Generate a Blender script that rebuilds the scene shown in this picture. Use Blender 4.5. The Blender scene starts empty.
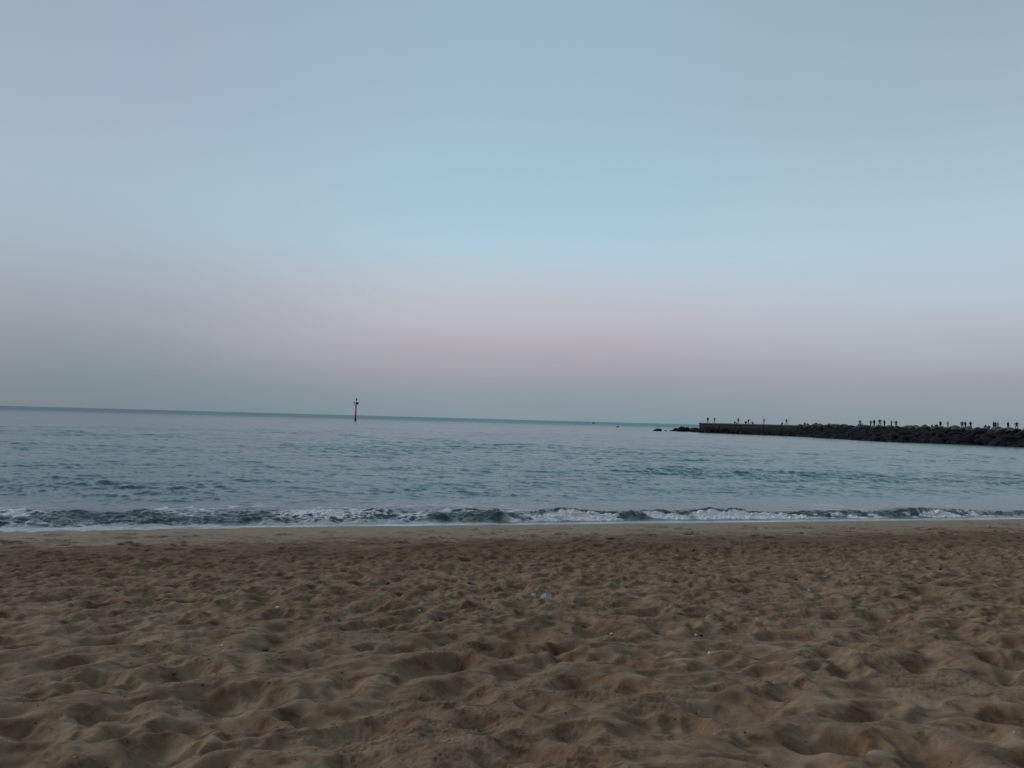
import bpy, bmesh, math, random
import numpy as np
from mathutils import Vector, Matrix

rng = np.random.default_rng(11)
random.seed(11)
scene = bpy.context.scene
col = scene.collection
R = math.radians

# ---------------------------------------------------------------- camera
F = 773.0                       # focal length in pixels of a 1024 wide frame
EYE = Vector((0.0, 0.0, 2.8))
cam_d = bpy.data.cameras.new('camera')
cam_d.sensor_width = 36.0
cam_d.lens = 36.0 * F / 1024.0
cam_d.clip_start = 0.05
cam_d.clip_end = 200000.0
cam = bpy.data.objects.new('camera', cam_d)
col.objects.link(cam)
CAMR = Matrix.Rotation(R(90 + 2.63), 4, 'X') @ Matrix.Rotation(R(1.56), 4, 'Z')
cam.matrix_world = Matrix.Translation(EYE) @ CAMR
scene.camera = cam


def ray(px, py):
    d = CAMR.to_3x3() @ Vector(((px - 512) / F, (384 - py) / F, -1.0))
    return d / d.y               # unit step in world y


def at_z(px, py, z):
    d = ray(px, py)
    return EYE + d * ((z - EYE.z) / d.z)


def at_y(px, py, y):
    return EYE + ray(px, py) * y


# ---------------------------------------------------------------- materials
def new_mat(name):
    m = bpy.data.materials.new(name)
    m.use_nodes = True
    nt = m.node_tree
    return m, nt, nt.nodes['Principled BSDF']


def node(nt, kind, **kw):
    n = nt.nodes.new(kind)
    for k, v in kw.items():
        if k.startswith('i_'):
            n.inputs[k[2:].replace('_', ' ')].default_value = v
        else:
            setattr(n, k, v)
    return n


def noise(nt, scale, detail=4, rough=0.55, vec=None, dist=0.0):
    n = node(nt, 'ShaderNodeTexNoise')
    n.inputs['Scale'].default_value = scale
    n.inputs['Detail'].default_value = detail
    n.inputs['Roughness'].default_value = rough
    n.inputs['Distortion'].default_value = dist
    if vec is not None:
        nt.links.new(vec, n.inputs['Vector'])
    return n.outputs['Fac']


def ramp(nt, fac, stops, interp='LINEAR'):
    r = node(nt, 'ShaderNodeValToRGB')
    r.color_ramp.interpolation = interp
    els = r.color_ramp.elements
    while len(els) > 1:
        els.remove(els[-1])
    els[0].position = stops[0][0]
    els[0].color = tuple(stops[0][1]) + (1,)
    for p, c in stops[1:]:
        e = els.new(p)
        e.color = tuple(c) + (1,)
    nt.links.new(fac, r.inputs['Fac'])
    return r.outputs['Color']


def mathn(nt, op, a, b=None, c=None, clamp=False):
    n = node(nt, 'ShaderNodeMath', operation=op)
    n.use_clamp = clamp
    for i, v in enumerate((a, b, c)):
        if v is None:
            continue
        if isinstance(v, (int, float)):
            n.inputs[i].default_value = v
        else:
            nt.links.new(v, n.inputs[i])
    return n.outputs[0]


def mix(nt, fac, a, b, blend='MIX'):
    n = node(nt, 'ShaderNodeMix', data_type='RGBA', blend_type=blend)
    for sock, v in ((n.inputs[0], fac), (n.inputs[6], a), (n.inputs[7], b)):
        if isinstance(v, (int, float)):
            sock.default_value = v
        elif isinstance(v, (tuple, list)):
            sock.default_value = tuple(v) + (1,) if len(v) == 3 else tuple(v)
        else:
            nt.links.new(v, sock)
    return n.outputs[2]


def bump(nt, height, strength, dist, bsdf, normal=None):
    b = node(nt, 'ShaderNodeBump')
    b.inputs['Strength'].default_value = strength
    b.inputs['Distance'].default_value = dist
    nt.links.new(height, b.inputs['Height'])
    if normal is not None:
        nt.links.new(normal, b.inputs['Normal'])
    if bsdf is not None:
        nt.links.new(b.outputs['Normal'], bsdf.inputs['Normal'])
    return b.outputs['Normal']


def simple_mat(name, colour, rough=0.8, var=0.25, scale=6.0, bmp=0.0):
    m, nt, b = new_mat(name)
    tc = node(nt, 'ShaderNodeTexCoord').outputs['Object']
    f = noise(nt, scale, 5, 0.6, tc)
    lo = tuple(c * (1 - var) for c in colour)
    hi = tuple(min(1, c * (1 + var)) for c in colour)
    nt.links.new(ramp(nt, f, [(0.3, lo), (0.7, hi)]), b.inputs['Base Color'])
    b.inputs['Roughness'].default_value = rough
    if bmp:
        bump(nt, f, 0.6, bmp, b)
    return m


# ---------------------------------------------------------------- numpy noise
_TAB = np.random.default_rng(1234).random(65536).astype(np.float32)
_PERM = np.random.default_rng(77).permutation(65536).astype(np.int32)


def _hash(ix, iy, seed):
    a = _PERM[(ix + seed * 7919) & 65535]
    return _TAB[(a + iy * 3) & 65535]


def vnoise(x, y, seed=0):
    x = np.asarray(x, dtype=np.float32); y = np.asarray(y, dtype=np.float32)
    x, y = np.broadcast_arrays(x, y)
    fx0 = np.floor(x); fy0 = np.floor(y)
    ix = fx0.astype(np.int32); iy = fy0.astype(np.int32)
    fx = x - fx0; fy = y - fy0
    fx = fx * fx * fx * (fx * (fx * 6 - 15) + 10); fy = fy * fy * fy * (fy * (fy * 6 - 15) + 10)
    p0 = _PERM[(ix + seed * 7919) & 65535] + iy * 3; p1 = _PERM[(ix + 1 + seed * 7919) & 65535] + iy * 3
    a = _TAB[p0 & 65535]; b = _TAB[p1 & 65535]; c = _TAB[(p0 + 3) & 65535]; d = _TAB[(p1 + 3) & 65535]
    return (a + (b - a) * fx) * (1 - fy) + (c + (d - c) * fx) * fy


def fbm(x, y, oct=4, seed=0, gain=0.5):
    s = 0; amp = 1; tot = 0
    for o in range(oct):
        s = s + amp * vnoise(x, y, seed + o * 17); tot += amp
        x = x * 2.03 + 5.1; y = y * 2.03 + 1.7; amp *= gain
    return s / tot


def worley_edge(x, y, seed=0):
    """distance to the border between cells (F2 - F1)"""
    ix = np.floor(x).astype(np.int32); iy = np.floor(y).astype(np.int32)
    f1 = np.full(x.shape, 9.0); f2 = np.full(x.shape, 9.0)
    for dx in (-1, 0, 1):
        for dy in (-1, 0, 1):
            cx = ix + dx; cy = iy + dy
            d = np.hypot(cx + _hash(cx, cy, seed) - x, cy + _hash(cx, cy, seed + 7) - y)
            f2 = np.minimum(f2, np.maximum(f1, d)); f1 = np.minimum(f1, d)
    return f2 - f1


def sstep(a, b, x):
    t = np.clip((x - a) / (b - a), 0, 1)
    return t * t * (3 - 2 * t)


def gauss(x, w):
    return np.exp(-(x / w) ** 2)


def grid_mesh(name, X, Y, Z, closed=False, attrs=None, mat=None):
    nr, nc = X.shape
    me = bpy.data.meshes.new(name)
    co = np.stack([X, Y, Z], -1).reshape(-1, 3).astype(np.float32)
    idx = np.arange(nr * nc, dtype=np.int32).reshape(nr, nc)
    if closed:
        nx = np.roll(idx, -1, axis=1)
        q = np.stack([idx[:-1], nx[:-1], nx[1:], idx[1:]], -1)
    else:
        q = np.stack([idx[:-1, :-1], idx[:-1, 1:], idx[1:, 1:], idx[1:, :-1]], -1)
    q = q[..., ::-1].reshape(-1, 4)
    me.vertices.add(len(co)); me.vertices.foreach_set('co', co.ravel())
    me.loops.add(q.size); me.loops.foreach_set('vertex_index', q.ravel().astype(np.int32))
    me.polygons.add(len(q))
    me.polygons.foreach_set('loop_start', np.arange(0, q.size, 4, dtype=np.int32))
    me.polygons.foreach_set('use_smooth', np.ones(len(q), dtype=bool))
    for k, v in (attrs or {}).items():
        a = me.attributes.new(k, 'FLOAT', 'POINT')
        a.data.foreach_set('value', v.ravel().astype(np.float32))
    me.update(calc_edges=True)
    if mat:
        me.materials.append(mat)
    o = bpy.data.objects.new(name, me)
    col.objects.link(o)
    return o


# ---------------------------------------------------------------- shore frame
SL = 0.28
SN = math.sqrt(1 + SL * SL)


def shore_v(x, y):               # metres seaward of the water's edge
    return (y - 20.75 - SL * x) / SN


def shore_u(x, y):
    return (x + SL * (y - 20.75)) / SN


# ---------------------------------------------------------------- sand
RX0, RX1, RY0, RY1, RS = -25.0, 25.0, 2.0, 28.0, 0.015
nx = int((RX1 - RX0) / RS); ny = int((RY1 - RY0) / RS)
gx = (RX0 + RS * np.arange(nx)).astype(np.float32)
gy = (RY0 + RS * np.arange(ny)).astype(np.float32)
GX, GY = np.meshgrid(gx, gy)
H = (0.10 * (fbm(GX / 1.6, GY / 1.6, 3, 3) - 0.5) + 0.05 * (fbm(GX / 0.45, GY / 0.45, 2, 9) - 0.5)).astype(np.float32)


def carve(H, n, yr, rr, dr, vlim, seed, prob=None):
    g = np.random.default_rng(seed)
    for _ in range(n):
        x = g.uniform(RX0 + 1, RX1 - 1); y = g.uniform(*yr)
        if abs(x) > y * 0.85 + 3:
            continue
        v = (y - 20.75 - SL * x) / SN
        if v > vlim[1] or v < vlim[0]:
            continue
        r = g.uniform(*rr); el = g.uniform(0.5, 0.85)
        dep = g.uniform(*dr) * (r / rr[1])
        ang = g.normal(0.3, 0.9)
        n_ = int(r * 1.75 / RS) + 1
        cx = int((x - RX0) / RS); cy = int((y - RY0) / RS)
        y0, y1, x0, x1 = cy - n_, cy + n_, cx - n_, cx + n_
        if y0 < 0 or x0 < 0 or y1 >= ny or x1 >= nx:
            continue
        P = H[y0:y1, x0:x1]
        dx = gx[x0:x1][None, :] - x; dy = gy[y0:y1][:, None] - y
        ca, sa = math.cos(ang), math.sin(ang)
        a = (dx * ca + dy * sa) / r; b = (-dx * sa + dy * ca) / (r * el)
        q2 = a * a + b * b + 0.25 * a * b * b
        lvl = float(P[n_ - 2:n_ + 3, n_ - 2:n_ + 3].mean()) * 0.4 - dep * 0.5
        bowl = lvl + dep * 1.25 * q2 + 0.25 * dep * a
        q = np.sqrt(np.maximum(q2, 0))
        rim = dep * 0.42 * np.exp(-((q - 1.12) / 0.2) ** 2) * (0.6 + 0.4 * np.sin(ang + a * 2))
        np.minimum(P, bowl, out=P)
        P += rim.astype(np.float32)


carve(H, 5000, (RY0, 21), (0.16, 0.32), (0.07, 0.13), (-40, -5.2), 5)
carve(H, 13000, (7.5, 27), (0.11, 0.24), (0.07, 0.12), (-40, -4.4), 6)
carve(H, 900, (RY0, 11), (0.26, 0.40), (0.13, 0.19), (-40, -6), 7)
carve(H, 420, (RY0, 6.6), (0.28, 0.46), (0.15, 0.22), (-40, -6), 17)
carve(H, 260, (RY0, 9.0), (0.08, 0.14), (0.03, 0.05), (-40, -6), 8)


def blur(A, k):
    for _ in range(k):
        A = (np.roll(A, 1, 0) + A * 2 + np.roll(A, -1, 0)) / 4
        A = (np.roll(A, 1, 1) + A * 2 + np.roll(A, -1, 1)) / 4
    return A


V = shore_v(GX, GY)
H = blur(H, 1)
H = H * (1.0 + 0.30 * sstep(7.5, 5.0, GY)) + 0.012
H = np.where(H > 0.0, 0.065 * np.tanh(H / 0.075), H)
H = np.clip(H, -0.26, 0.2)
rough_zone = sstep(-4.4, -6.5, V + 3.6 * (fbm(GX / 1.3, GY / 0.9, 4, 77) - 0.5))
H = H * (0.05 + 0.95 * rough_zone) + 0.012 * (fbm(GX / 0.9, GY / 0.9, 3, 44) - 0.5) * (1 - rough_zone)
H = H.astype(np.float32)
# sparse crisp prints on the firm sand by the water
S2 = np.zeros_like(H)
carve(S2, 1500, (10, 27), (0.10, 0.24), (0.08, 0.13), (-6.5, -1.0), 21)
S2 = blur(S2, 1)
H = H + np.where(rough_zone > 0.6, 0, S2)
for A in (H,):
    pass


def sample_raster(x, y):
    fx = (x - RX0) / RS; fy = (y - RY0) / RS
    inside = (fx >= 1) & (fx < nx - 2) & (fy >= 1) & (fy < ny - 2)
    fx = np.clip(fx, 0, nx - 2.001); fy = np.clip(fy, 0, ny - 2.001)
    ix = fx.astype(np.int64); iy = fy.astype(np.int64)
    fx = fx - ix; fy = fy - iy
    a = H[iy, ix]; b = H[iy, ix + 1]; c = H[iy + 1, ix]; d = H[iy + 1, ix + 1]
    r = (a * (1 - fx) + b * fx) * (1 - fy) + (c * (1 - fx) + d * fx) * fy
    edge = np.minimum(np.minimum(x - RX0, RX1 - x), np.minimum(y - RY0, RY1 - y))
    w = sstep(0, 0.6, edge) * inside
    out = 0.20 * (fbm(x / 0.35, y / 0.35, 3, 31) - 0.5) * sstep(-4, -7, shore_v(x, y))
    return r * w + out * (1 - w)


def sand_z(x, y):
    x = np.asarray(x, dtype=np.float64); y = np.asarray(y, dtype=np.float64)
    v = shore_v(x, y)
    base = np.where(v < 0, np.minimum(-v * 0.0625, 1.3), np.maximum(-v * 0.075, -3.5))
    base = base + 0.05 * (fbm(x / 7, y / 7, 2, 90) - 0.5) * sstep(-1, -5, v)
    wx_ = x + 0.12 * (fbm(x / 0.50, y / 0.40, 2, 301) - 0.5); wy_ = y + 0.12 * (fbm(x / 0.50 + 40, y / 0.40, 2, 302) - 0.5)
    rough = sstep(-4.2, -6.5, v)
    return base + sample_raster(wx_, wy_) + rough * ((0.012 + 0.024 * sstep(5, 10, y)) * (fbm(x / 0.09, y / 0.09, 3, 303) - 0.5) + 0.010 * (vnoise(x / 0.021, y / 0.021, 304) - 0.5) * sstep(0.5, 0.7, fbm(x / 0.5, y / 0.5, 2, 305)))


rr = np.concatenate([np.geomspace(0.25, 2.9, 50)[:-1], np.geomspace(2.9, 34, 1350)[:-1], np.geomspace(34, 110, 70)])
th = np.concatenate([np.linspace(-180, -42, 90)[:-1], np.linspace(-42, 42, 1350), np.linspace(42, 180, 90)[1:-1]])
th = np.radians(th)
TR, TT = np.meshgrid(rr, th, indexing='ij')
SX = TR * np.sin(TT); SY = TR * np.cos(TT)
SZ = sand_z(SX, SY)

m, nt, b = new_mat('sand')
tc = node(nt, 'ShaderNodeTexCoord').outputs['Object']
av = node(nt, 'ShaderNodeAttribute', attribute_name='shore').outputs['Fac']
big = noise(nt, 0.55, 4, 0.55, tc)
mid = noise(nt, 3.2, 5, 0.6, tc)
fine = noise(nt, 60.0, 4, 0.7, tc)
grain = noise(nt, 420.0, 2, 0.6, tc)
c1 = ramp(nt, mid, [(0.32, (0.175, 0.111, 0.066)), (0.52, (0.238, 0.164, 0.099)), (0.72, (0.305, 0.221, 0.145))])
c2 = ramp(nt, big, [(0.3, (0.84, 0.80, 0.78)), (0.55, (1, 1, 1)), (0.75, (1.0, 1.04, 1.04))])
c = mix(nt, 1.0, c1, c2, 'MULTIPLY')
# clods of damper sand kicked up from below
mw = node(nt, 'ShaderNodeMapping'); mw.inputs['Scale'].default_value = (1.0, 1.5, 1.0)
nt.links.new(tc, mw.inputs['Vector'])
clod = noise(nt, 5.5, 6, 0.62, mw.outputs['Vector'], 0.6)
c = mix(nt, 1.0, c, ramp(nt, clod, [(0.32, (0.46, 0.36, 0.30)), (0.42, (0.78, 0.71, 0.66)), (0.52, (1, 1, 1)), (0.66, (1.10, 1.12, 1.12))]), 'MULTIPLY')
# damp, coarse reddish belt just above the firm strip
jit = mathn(nt, 'MULTIPLY_ADD', clod, 7.0, mathn(nt, 'MULTIPLY_ADD', big, 4.0, -5.5))
vv = mathn(nt, 'ADD', av, jit)
vn = mathn(nt, 'MULTIPLY_ADD', vv, 1 / 14.0, 12.0 / 14.0)           # -12..2 -> 0..1
belt = ramp(nt, vn, [(0.20, (1, 1, 1)), (0.34, (0.86, 0.79, 0.75)), (0.46, (0.64, 0.54, 0.48)), (0.54, (0.70, 0.61, 0.56)), (0.63, (0.95, 0.92, 0.90)), (1.0, (0.95, 0.92, 0.90))])
c = mix(nt, 1.0, c, belt, 'MULTIPLY')
# even colour on the firm strip
firm = mathn(nt, 'MULTIPLY_ADD', vv, 1 / 1.6, 4.0 / 1.6, clamp=True)
firmc = ramp(nt, mid, [(0.3, (0.28, 0.212, 0.153)), (0.7, (0.33, 0.255, 0.187))])
c = mix(nt, mathn(nt, 'MULTIPLY', firm, 0.85), c, firmc)
wet = mathn(nt, 'MULTIPLY_ADD', av, 1 / 0.5, 1.2, clamp=True)        # wet within half a metre
c = mix(nt, wet, c, mix(nt, 1.0, c, (0.72, 0.74, 0.78), 'MULTIPLY'))
sp = ramp(nt, grain, [(0.30, (0.62, 0.58, 0.55)), (0.42, (1, 1, 1)), (0.62, (1, 1, 1)), (0.74, (1.35, 1.32, 1.28))])
c = mix(nt, 0.8, c, mix(nt, 1.0, c, sp, 'MULTIPLY'))
dots = ramp(nt, noise(nt, 26.0, 2, 0.5, tc), [(0.24, (0.45, 0.42, 0.40)), (0.29, (1, 1, 1))])
c = mix(nt, 1.0, c, dots, 'MULTIPLY')
nt.links.new(c, b.inputs['Base Color'])
nt.links.new(mathn(nt, 'MULTIPLY_ADD', wet, -0.55, 0.92), b.inputs['Roughness'])
b.inputs['Specular IOR Level'].default_value = 0.25
n1 = bump(nt, fine, 0.35, 0.012, None)
bump(nt, grain, 0.35, 0.003, b, n1)
SAND = m
sand = grid_mesh('beach_sand', SX, SY, SZ, True, {'shore': shore_v(SX, SY)}, SAND)
sand['kind'] = 'structure'

# ---------------------------------------------------------------- sea
rr = np.concatenate([np.geomspace(13, 520, 1750)[:-1], np.geomspace(520, 60000, 80)])
th = np.radians(np.concatenate([np.linspace(-88, -40, 60)[:-1], np.linspace(-40, 40, 1050), np.linspace(40, 88, 60)[1:]]))
TR, TT = np.meshgrid(rr, th, indexing='ij')
WX = TR * np.sin(TT); WY = TR * np.cos(TT)
U = shore_u(WX, WY); VV = shore_v(WX, WY)
Z = np.zeros_like(WX)
spacing = TR * 0.0022
calm = fbm(WX / 14 + 3, WY / 9, 3, 55)
act = 0.62 + 0.48 * sstep(0.38, 0.68, calm)
# a ruffled belt about fifty metres out
act += 0.20 * gauss(WY - 43 - 0.1 * WX, 6) * sstep(-12, 4, WX)
far = sstep(4, 9, VV)
g = np.random.default_rng(3)
near_rows = TR[:, 0] < 540
xs = WX[near_rows]; ys = WY[near_rows]; zz = np.zeros_like(xs); spn = spacing[near_rows]
for i in range(34):
    lam = float(np.exp(g.uniform(math.log(0.24), math.log(3.2))))
    dirn = -math.pi / 2 + 0.27 + g.normal(0, 0.62)
    k = 2 * math.pi / lam
    ph = g.uniform(0, 6.283)
    amp = 0.0080 * lam ** 0.75 * (1.1 if lam < 1.2 else 0.5)
    sel = TR[near_rows][:, 0] < lam / 2.2 / 0.0022
    nr_ = int(sel.sum())
    if nr_ < 2:
        continue
    x_ = xs[:nr_]; y_ = ys[:nr_]
    wgt = sstep(2.2, 4.5, lam / spn[:nr_])
    gxx = x_ + 0.35 * lam * np.sin(y_ / (lam * 3.1) + i)
    arg = k * (gxx * math.cos(dirn) + y_ * math.sin(dirn)) + ph
    grp = 5.0 * vnoise(x_ / (lam * 2.2) + i * 3.3, y_ / (lam * 1.6) - i, 200 + i) ** 3
    zz[:nr_] += amp * wgt * grp * (np.exp(1.3 * (np.sin(arg) - 1)) * 2 - 0.8)
zz *= 0.70 * act[near_rows]
Z[near_rows] = zz * (0.25 + 0.75 * far[near_rows])
# low swell line
Z += 0.022 * np.sin(2 * math.pi * (VV / 11.0 + 0.25 * np.sin(U / 19))) * sstep(6, 14, VV) * sstep(400, 100, TR)

# shore break
near = (VV < 9) & (TR < 60)
u = U; v = VV
nn = fbm(u / 2.4, np.zeros_like(u) + 4.0, 3, 61)
right = sstep(-0.8, 2.2, u)
A = np.where(u > 0.5, 0.0, 0.0) + 0.09 + 0.05 * right + 0.19 * (nn - 0.5) * (0.5 + right)
A += 0.11 * gauss(u + 0.35, 0.7) + 0.08 * gauss(u + 1.75, 0.32)
A += 0.05 * gauss(u - 2.1, 0.9) + 0.05 * gauss(u - 15.6, 1.2) + 0.04 * gauss(u - 6.9, .8)
A = np.clip(A, 0.07, 0.30)
vc = 1.05 + 0.5 * (fbm(u / 3.3, np.zeros_like(u) + 9.0, 3, 62) - 0.5) + 0.25 * right
dv = v - vc
prof = np.where(dv < 0, gauss(dv, 0.30), gauss(dv, 0.95) * 0.8 + 0.2 * gauss(dv, 2.2))
zb = A * prof
ch = (fbm(u / 0.55, v / 0.32, 4, 63, 0.6) - 0.5)
lobe = (fbm(u / 0.22, v / 0.12, 3, 64, 0.6) - 0.5)
zone_l = gauss(v - 1.9, 1.6) * (1 - right)
zone_f = gauss(dv + 0.18, 0.30)
# second little crest behind on the left
zb += 0.10 * (1 - right) * gauss(v - vc - 1.5 - 0.5 * (nn - 0.5), 0.33) * (0.4 + 1.2 * fbm(u / 1.1, u * 0 + 2, 2, 69))
zb += 0.20 * ch * zone_l + 0.10 * ch * gauss(dv, 0.5) + 0.17 * lobe * zone_f * (0.65 + 0.35 * right) + 0.05 * lobe * zone_l
Z += np.where(near, zb, 0)
Z += np.where(v < 0.8, 0.008 * (fbm(u / 0.5, v / 0.2, 3, 66) - 0.5), 0)
edge = 0.022 * (fbm(u / 2.7, u * 0 + 1.3, 3, 68) - 0.5) + 0.004 + 0.016 * sstep(-5, -10, u)
Z += np.where(near, edge * sstep(1.0, 0.3, v), 0)

# foam cover
sub = near
foam = np.zeros_like(Z)
us = u[sub]; vs = v[sub]; dvs = dv[sub]; rs_ = right[sub]; As = A[sub]
wx = us + 0.35 * (fbm(us / 0.5, vs / 0.4, 3, 81) - 0.5); wy = vs + 0.3 * (fbm(us / 0.5 + 9, vs / 0.4, 3, 82) - 0.5)
lace = 1 - sstep(0.05, 0.30, worley_edge(wx / 0.42, wy / 0.26, 83))
lace2 = 1 - sstep(0.04, 0.22, worley_edge(wx / 0.9, wy / 0.5, 84))
n1 = fbm(us / 0.8, vs / 0.45, 4, 85); n2 = fbm(us / 2.2, vs / 1.2, 3, 86); n3 = fbm(us / 0.16, vs / 0.1, 3, 87)
n4 = fbm(us / 1.3, vs * 0 + 3, 3, 88); gap = np.zeros_like(us)
burst = gauss(us - 2.1, 0.9) + 0.8 * gauss(us - 6.9, 0.8) + 0.9 * gauss(us - 15.6, 1.0) + 0.6 * gauss(us - 9.2, 0.6) + 0.7 * gauss(us - 11.6, 0.5)
for c_, w_, s_ in ((-0.35, 0.62, 1.15), (-1.65, 0.33, 1.0), (5.9, 0.35, 0.8), (10.6, 0.16, 0.9), (13.0, 0.75, 1.0), (8.0, 0.2, 0.6), (4.0, 0.15, 0.8), (14.8, .2, .6)):
    gap = np.maximum(gap, s_ * gauss(us - c_, w_))
front = sstep(-0.76, -0.50, dvs) * sstep(-0.10, -0.22, dvs + 0.08 * (n3 - 0.5))
fr = front * sstep(0.36, 0.58, n1 * 0.72 + n3 * 0.33 + 0.35 * (n4 - 0.5) + 0.12 * burst - 0.06) * np.clip(1.25 - 1.3 * gap, 0, 1) * (0.35 + 0.85 * rs_)
fl = lace * gauss(vs - 1.6, 1.35) * sstep(0.34, 0.60, n2) * (1 - 0.85 * rs_) * np.clip(1 - 0.8 * gap, 0, 1)
fl2 = lace2 * gauss(vs - 3.2, 1.6) * sstep(0.42, 0.66, n2) * 0.75 * (1 - 0.6 * rs_)
patch = sstep(0.48, 0.62, n2) * sstep(0.40, 0.58, n1) * gauss(vs - 1.8, 1.2) * 0.85 * (1 - 0.8 * rs_) * np.clip(1 - gap, 0, 1)
swl = sstep(2, -9, us)
swash = sstep(0.55, 0.25, vs) * (0.10 + 0.45 * n1 * n2 + 0.04 * swl) + (0.03 + 0.45 * n4 * n4) * gauss(vs - 0.10, 0.10)
f = np.clip(np.maximum.reduce([fr, fl * 0.8, fl2, patch, swash]), 0, 1)
foam[sub] = f
Z[sub] += 0.035 * f * (n3 - 0.3) * sstep(0.5, 0.9, vs)

m, nt, b = new_mat('sea_water')
tc = node(nt, 'ShaderNodeTexCoord').outputs['Object']
att = node(nt, 'ShaderNodeAttribute', attribute_name='foam').outputs['Fac']
dist = node(nt, 'ShaderNodeAttribute', attribute_name='offshore').outputs['Fac']   # 0 by the shore, 1 well out
mp = node(nt, 'ShaderNodeMapping'); mp.inputs['Scale'].default_value = (0.35, 1.0, 1.0)
nt.links.new(tc, mp.inputs['Vector'])
w1 = noise(nt, 0.9, 5, 0.6, mp.outputs['Vector'])
w2 = noise(nt, 7.0, 3, 0.6, mp.outputs['Vector'])
w3 = noise(nt, 0.05, 4, 0.6, mp.outputs['Vector'])
teal_ = node(nt, 'ShaderNodeAttribute', attribute_name='teal').outputs['Fac']
body = mix(nt, teal_, (0.029, 0.110, 0.130), (0.026, 0.180, 0.180))
silt_ = node(nt, 'ShaderNodeAttribute', attribute_name='silt').outputs['Fac']
body = mix(nt, silt_, body, (0.046, 0.082, 0.076))
nt.links.new(mathn(nt, 'MULTIPLY_ADD', teal_, mathn(nt, 'MULTIPLY', dist, -0.25), 0.5), b.inputs['Specular IOR Level'])
foamn = noise(nt, 22.0, 4, 0.65, tc)
fm = mathn(nt, 'MULTIPLY_ADD', foamn, 0.9, -0.45)
ff = mathn(nt, 'ADD', att, mathn(nt, 'MULTIPLY', fm, mathn(nt, 'MULTIPLY', att, 1.6)), clamp=True)
ffr = ramp(nt, ff, [(0.06, (0, 0, 0)), (0.75, (1, 1, 1))])
b.inputs['IOR'].default_value = 1.333
nt.links.new(body, b.inputs['Base Color'])
nt.links.new(mathn(nt, 'MULTIPLY_ADD', dist, 0.20, 0.18), b.inputs['Roughness'])
n1_ = bump(nt, w2, 0.5, 0.035, None)
hgt = mathn(nt, 'ADD', w1, mathn(nt, 'MULTIPLY', w3, 3.0))
bb = node(nt, 'ShaderNodeBump'); bb.inputs['Strength'].default_value = 0.5
nt.links.new(mathn(nt, 'MULTIPLY_ADD', dist, 0.7, 0.03), bb.inputs['Distance'])
nt.links.new(hgt, bb.inputs['Height']); nt.links.new(n1_, bb.inputs['Normal'])
nt.links.new(bb.outputs['Normal'], b.inputs['Normal'])
fb = node(nt, 'ShaderNodeBsdfPrincipled')
fb.inputs['Base Color'].default_value = (0.92, 0.94, 0.95, 1)
fb.inputs['Roughness'].default_value = 0.8
bump(nt, foamn, 0.8, 0.02, fb)
ms = node(nt, 'ShaderNodeMixShader')
nt.links.new(ffr, ms.inputs['Fac'])
nt.links.new(b.outputs['BSDF'], ms.inputs[1]); nt.links.new(fb.outputs['BSDF'], ms.inputs[2])
nt.links.new(ms.outputs['Shader'], nt.nodes['Material Output'].inputs['Surface'])
off = sstep(150, 900, TR)
teal = np.maximum(sstep(170, 450, TR) * sstep(-0.30, 0.02, WX / WY), 0.40 * sstep(-0.25, 0.45, WX / WY))
sea = grid_mesh('sea_water', WX, WY, Z, False, {'foam': foam, 'offshore': off, 'teal': teal, 'silt': sstep(7, 2, VV)}, m)
sea['kind'] = 'structure'


# ---------------------------------------------------------------- mesh helpers
def tag(o, label=None, cat=None, group=None, kind=None):
    for k, v_ in (('label', label), ('category', cat), ('group', group), ('kind', kind)):
        if v_:
            o[k] = v_
    return o


def empty(name, loc, rz=0.0, label=None, cat=None, group=None):
    o = bpy.data.objects.new(name, None)
    o.empty_display_size = 0.2
    o.location = loc; o.rotation_euler.z = rz
    col.objects.link(o)
    return tag(o, label, cat, group)


def obj(name, bm, mat, parent=None, smooth=False, loc=None):
    me = bpy.data.meshes.new(name)
    bm.normal_update()
    bm.to_mesh(me); bm.free()
    if smooth:
        me.polygons.foreach_set('use_smooth', [True] * len(me.polygons))
    for mm in (mat if isinstance(mat, (list, tuple)) else [mat]):
        me.materials.append(mm)
    o = bpy.data.objects.new(name, me)
    col.objects.link(o)
    if parent:
        o.parent = parent
    if loc is not None:
        o.location = loc
    return o


def add_box(bm, x0, x1, y0, y1, z0, z1, bev=0.0):
    r = bmesh.ops.create_cube(bm, size=1)
    for v_ in r['verts']:
        v_.co = Vector((x0 + (v_.co.x + .5) * (x1 - x0), y0 + (v_.co.y + .5) * (y1 - y0), z0 + (v_.co.z + .5) * (z1 - z0)))
    if bev:
        es = list({e for v_ in r['verts'] for e in v_.link_edges})
        bmesh.ops.bevel(bm, geom=es, offset=bev, segments=2, affect='EDGES')


def add_tube(bm, p0, p1, r0, r1=None, seg=12):
    p0 = Vector(p0); p1 = Vector(p1); r1 = r0 if r1 is None else r1
    d = p1 - p0
    rot = d.to_track_quat('Z', 'Y').to_matrix().to_4x4()
    r = bmesh.ops.create_cone(bm, cap_ends=True, segments=seg, radius1=r0, radius2=max(r1, 1e-4), depth=d.length)
    bmesh.ops.transform(bm, matrix=Matrix.Translation((p0 + p1) / 2) @ rot, verts=r['verts'])


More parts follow.
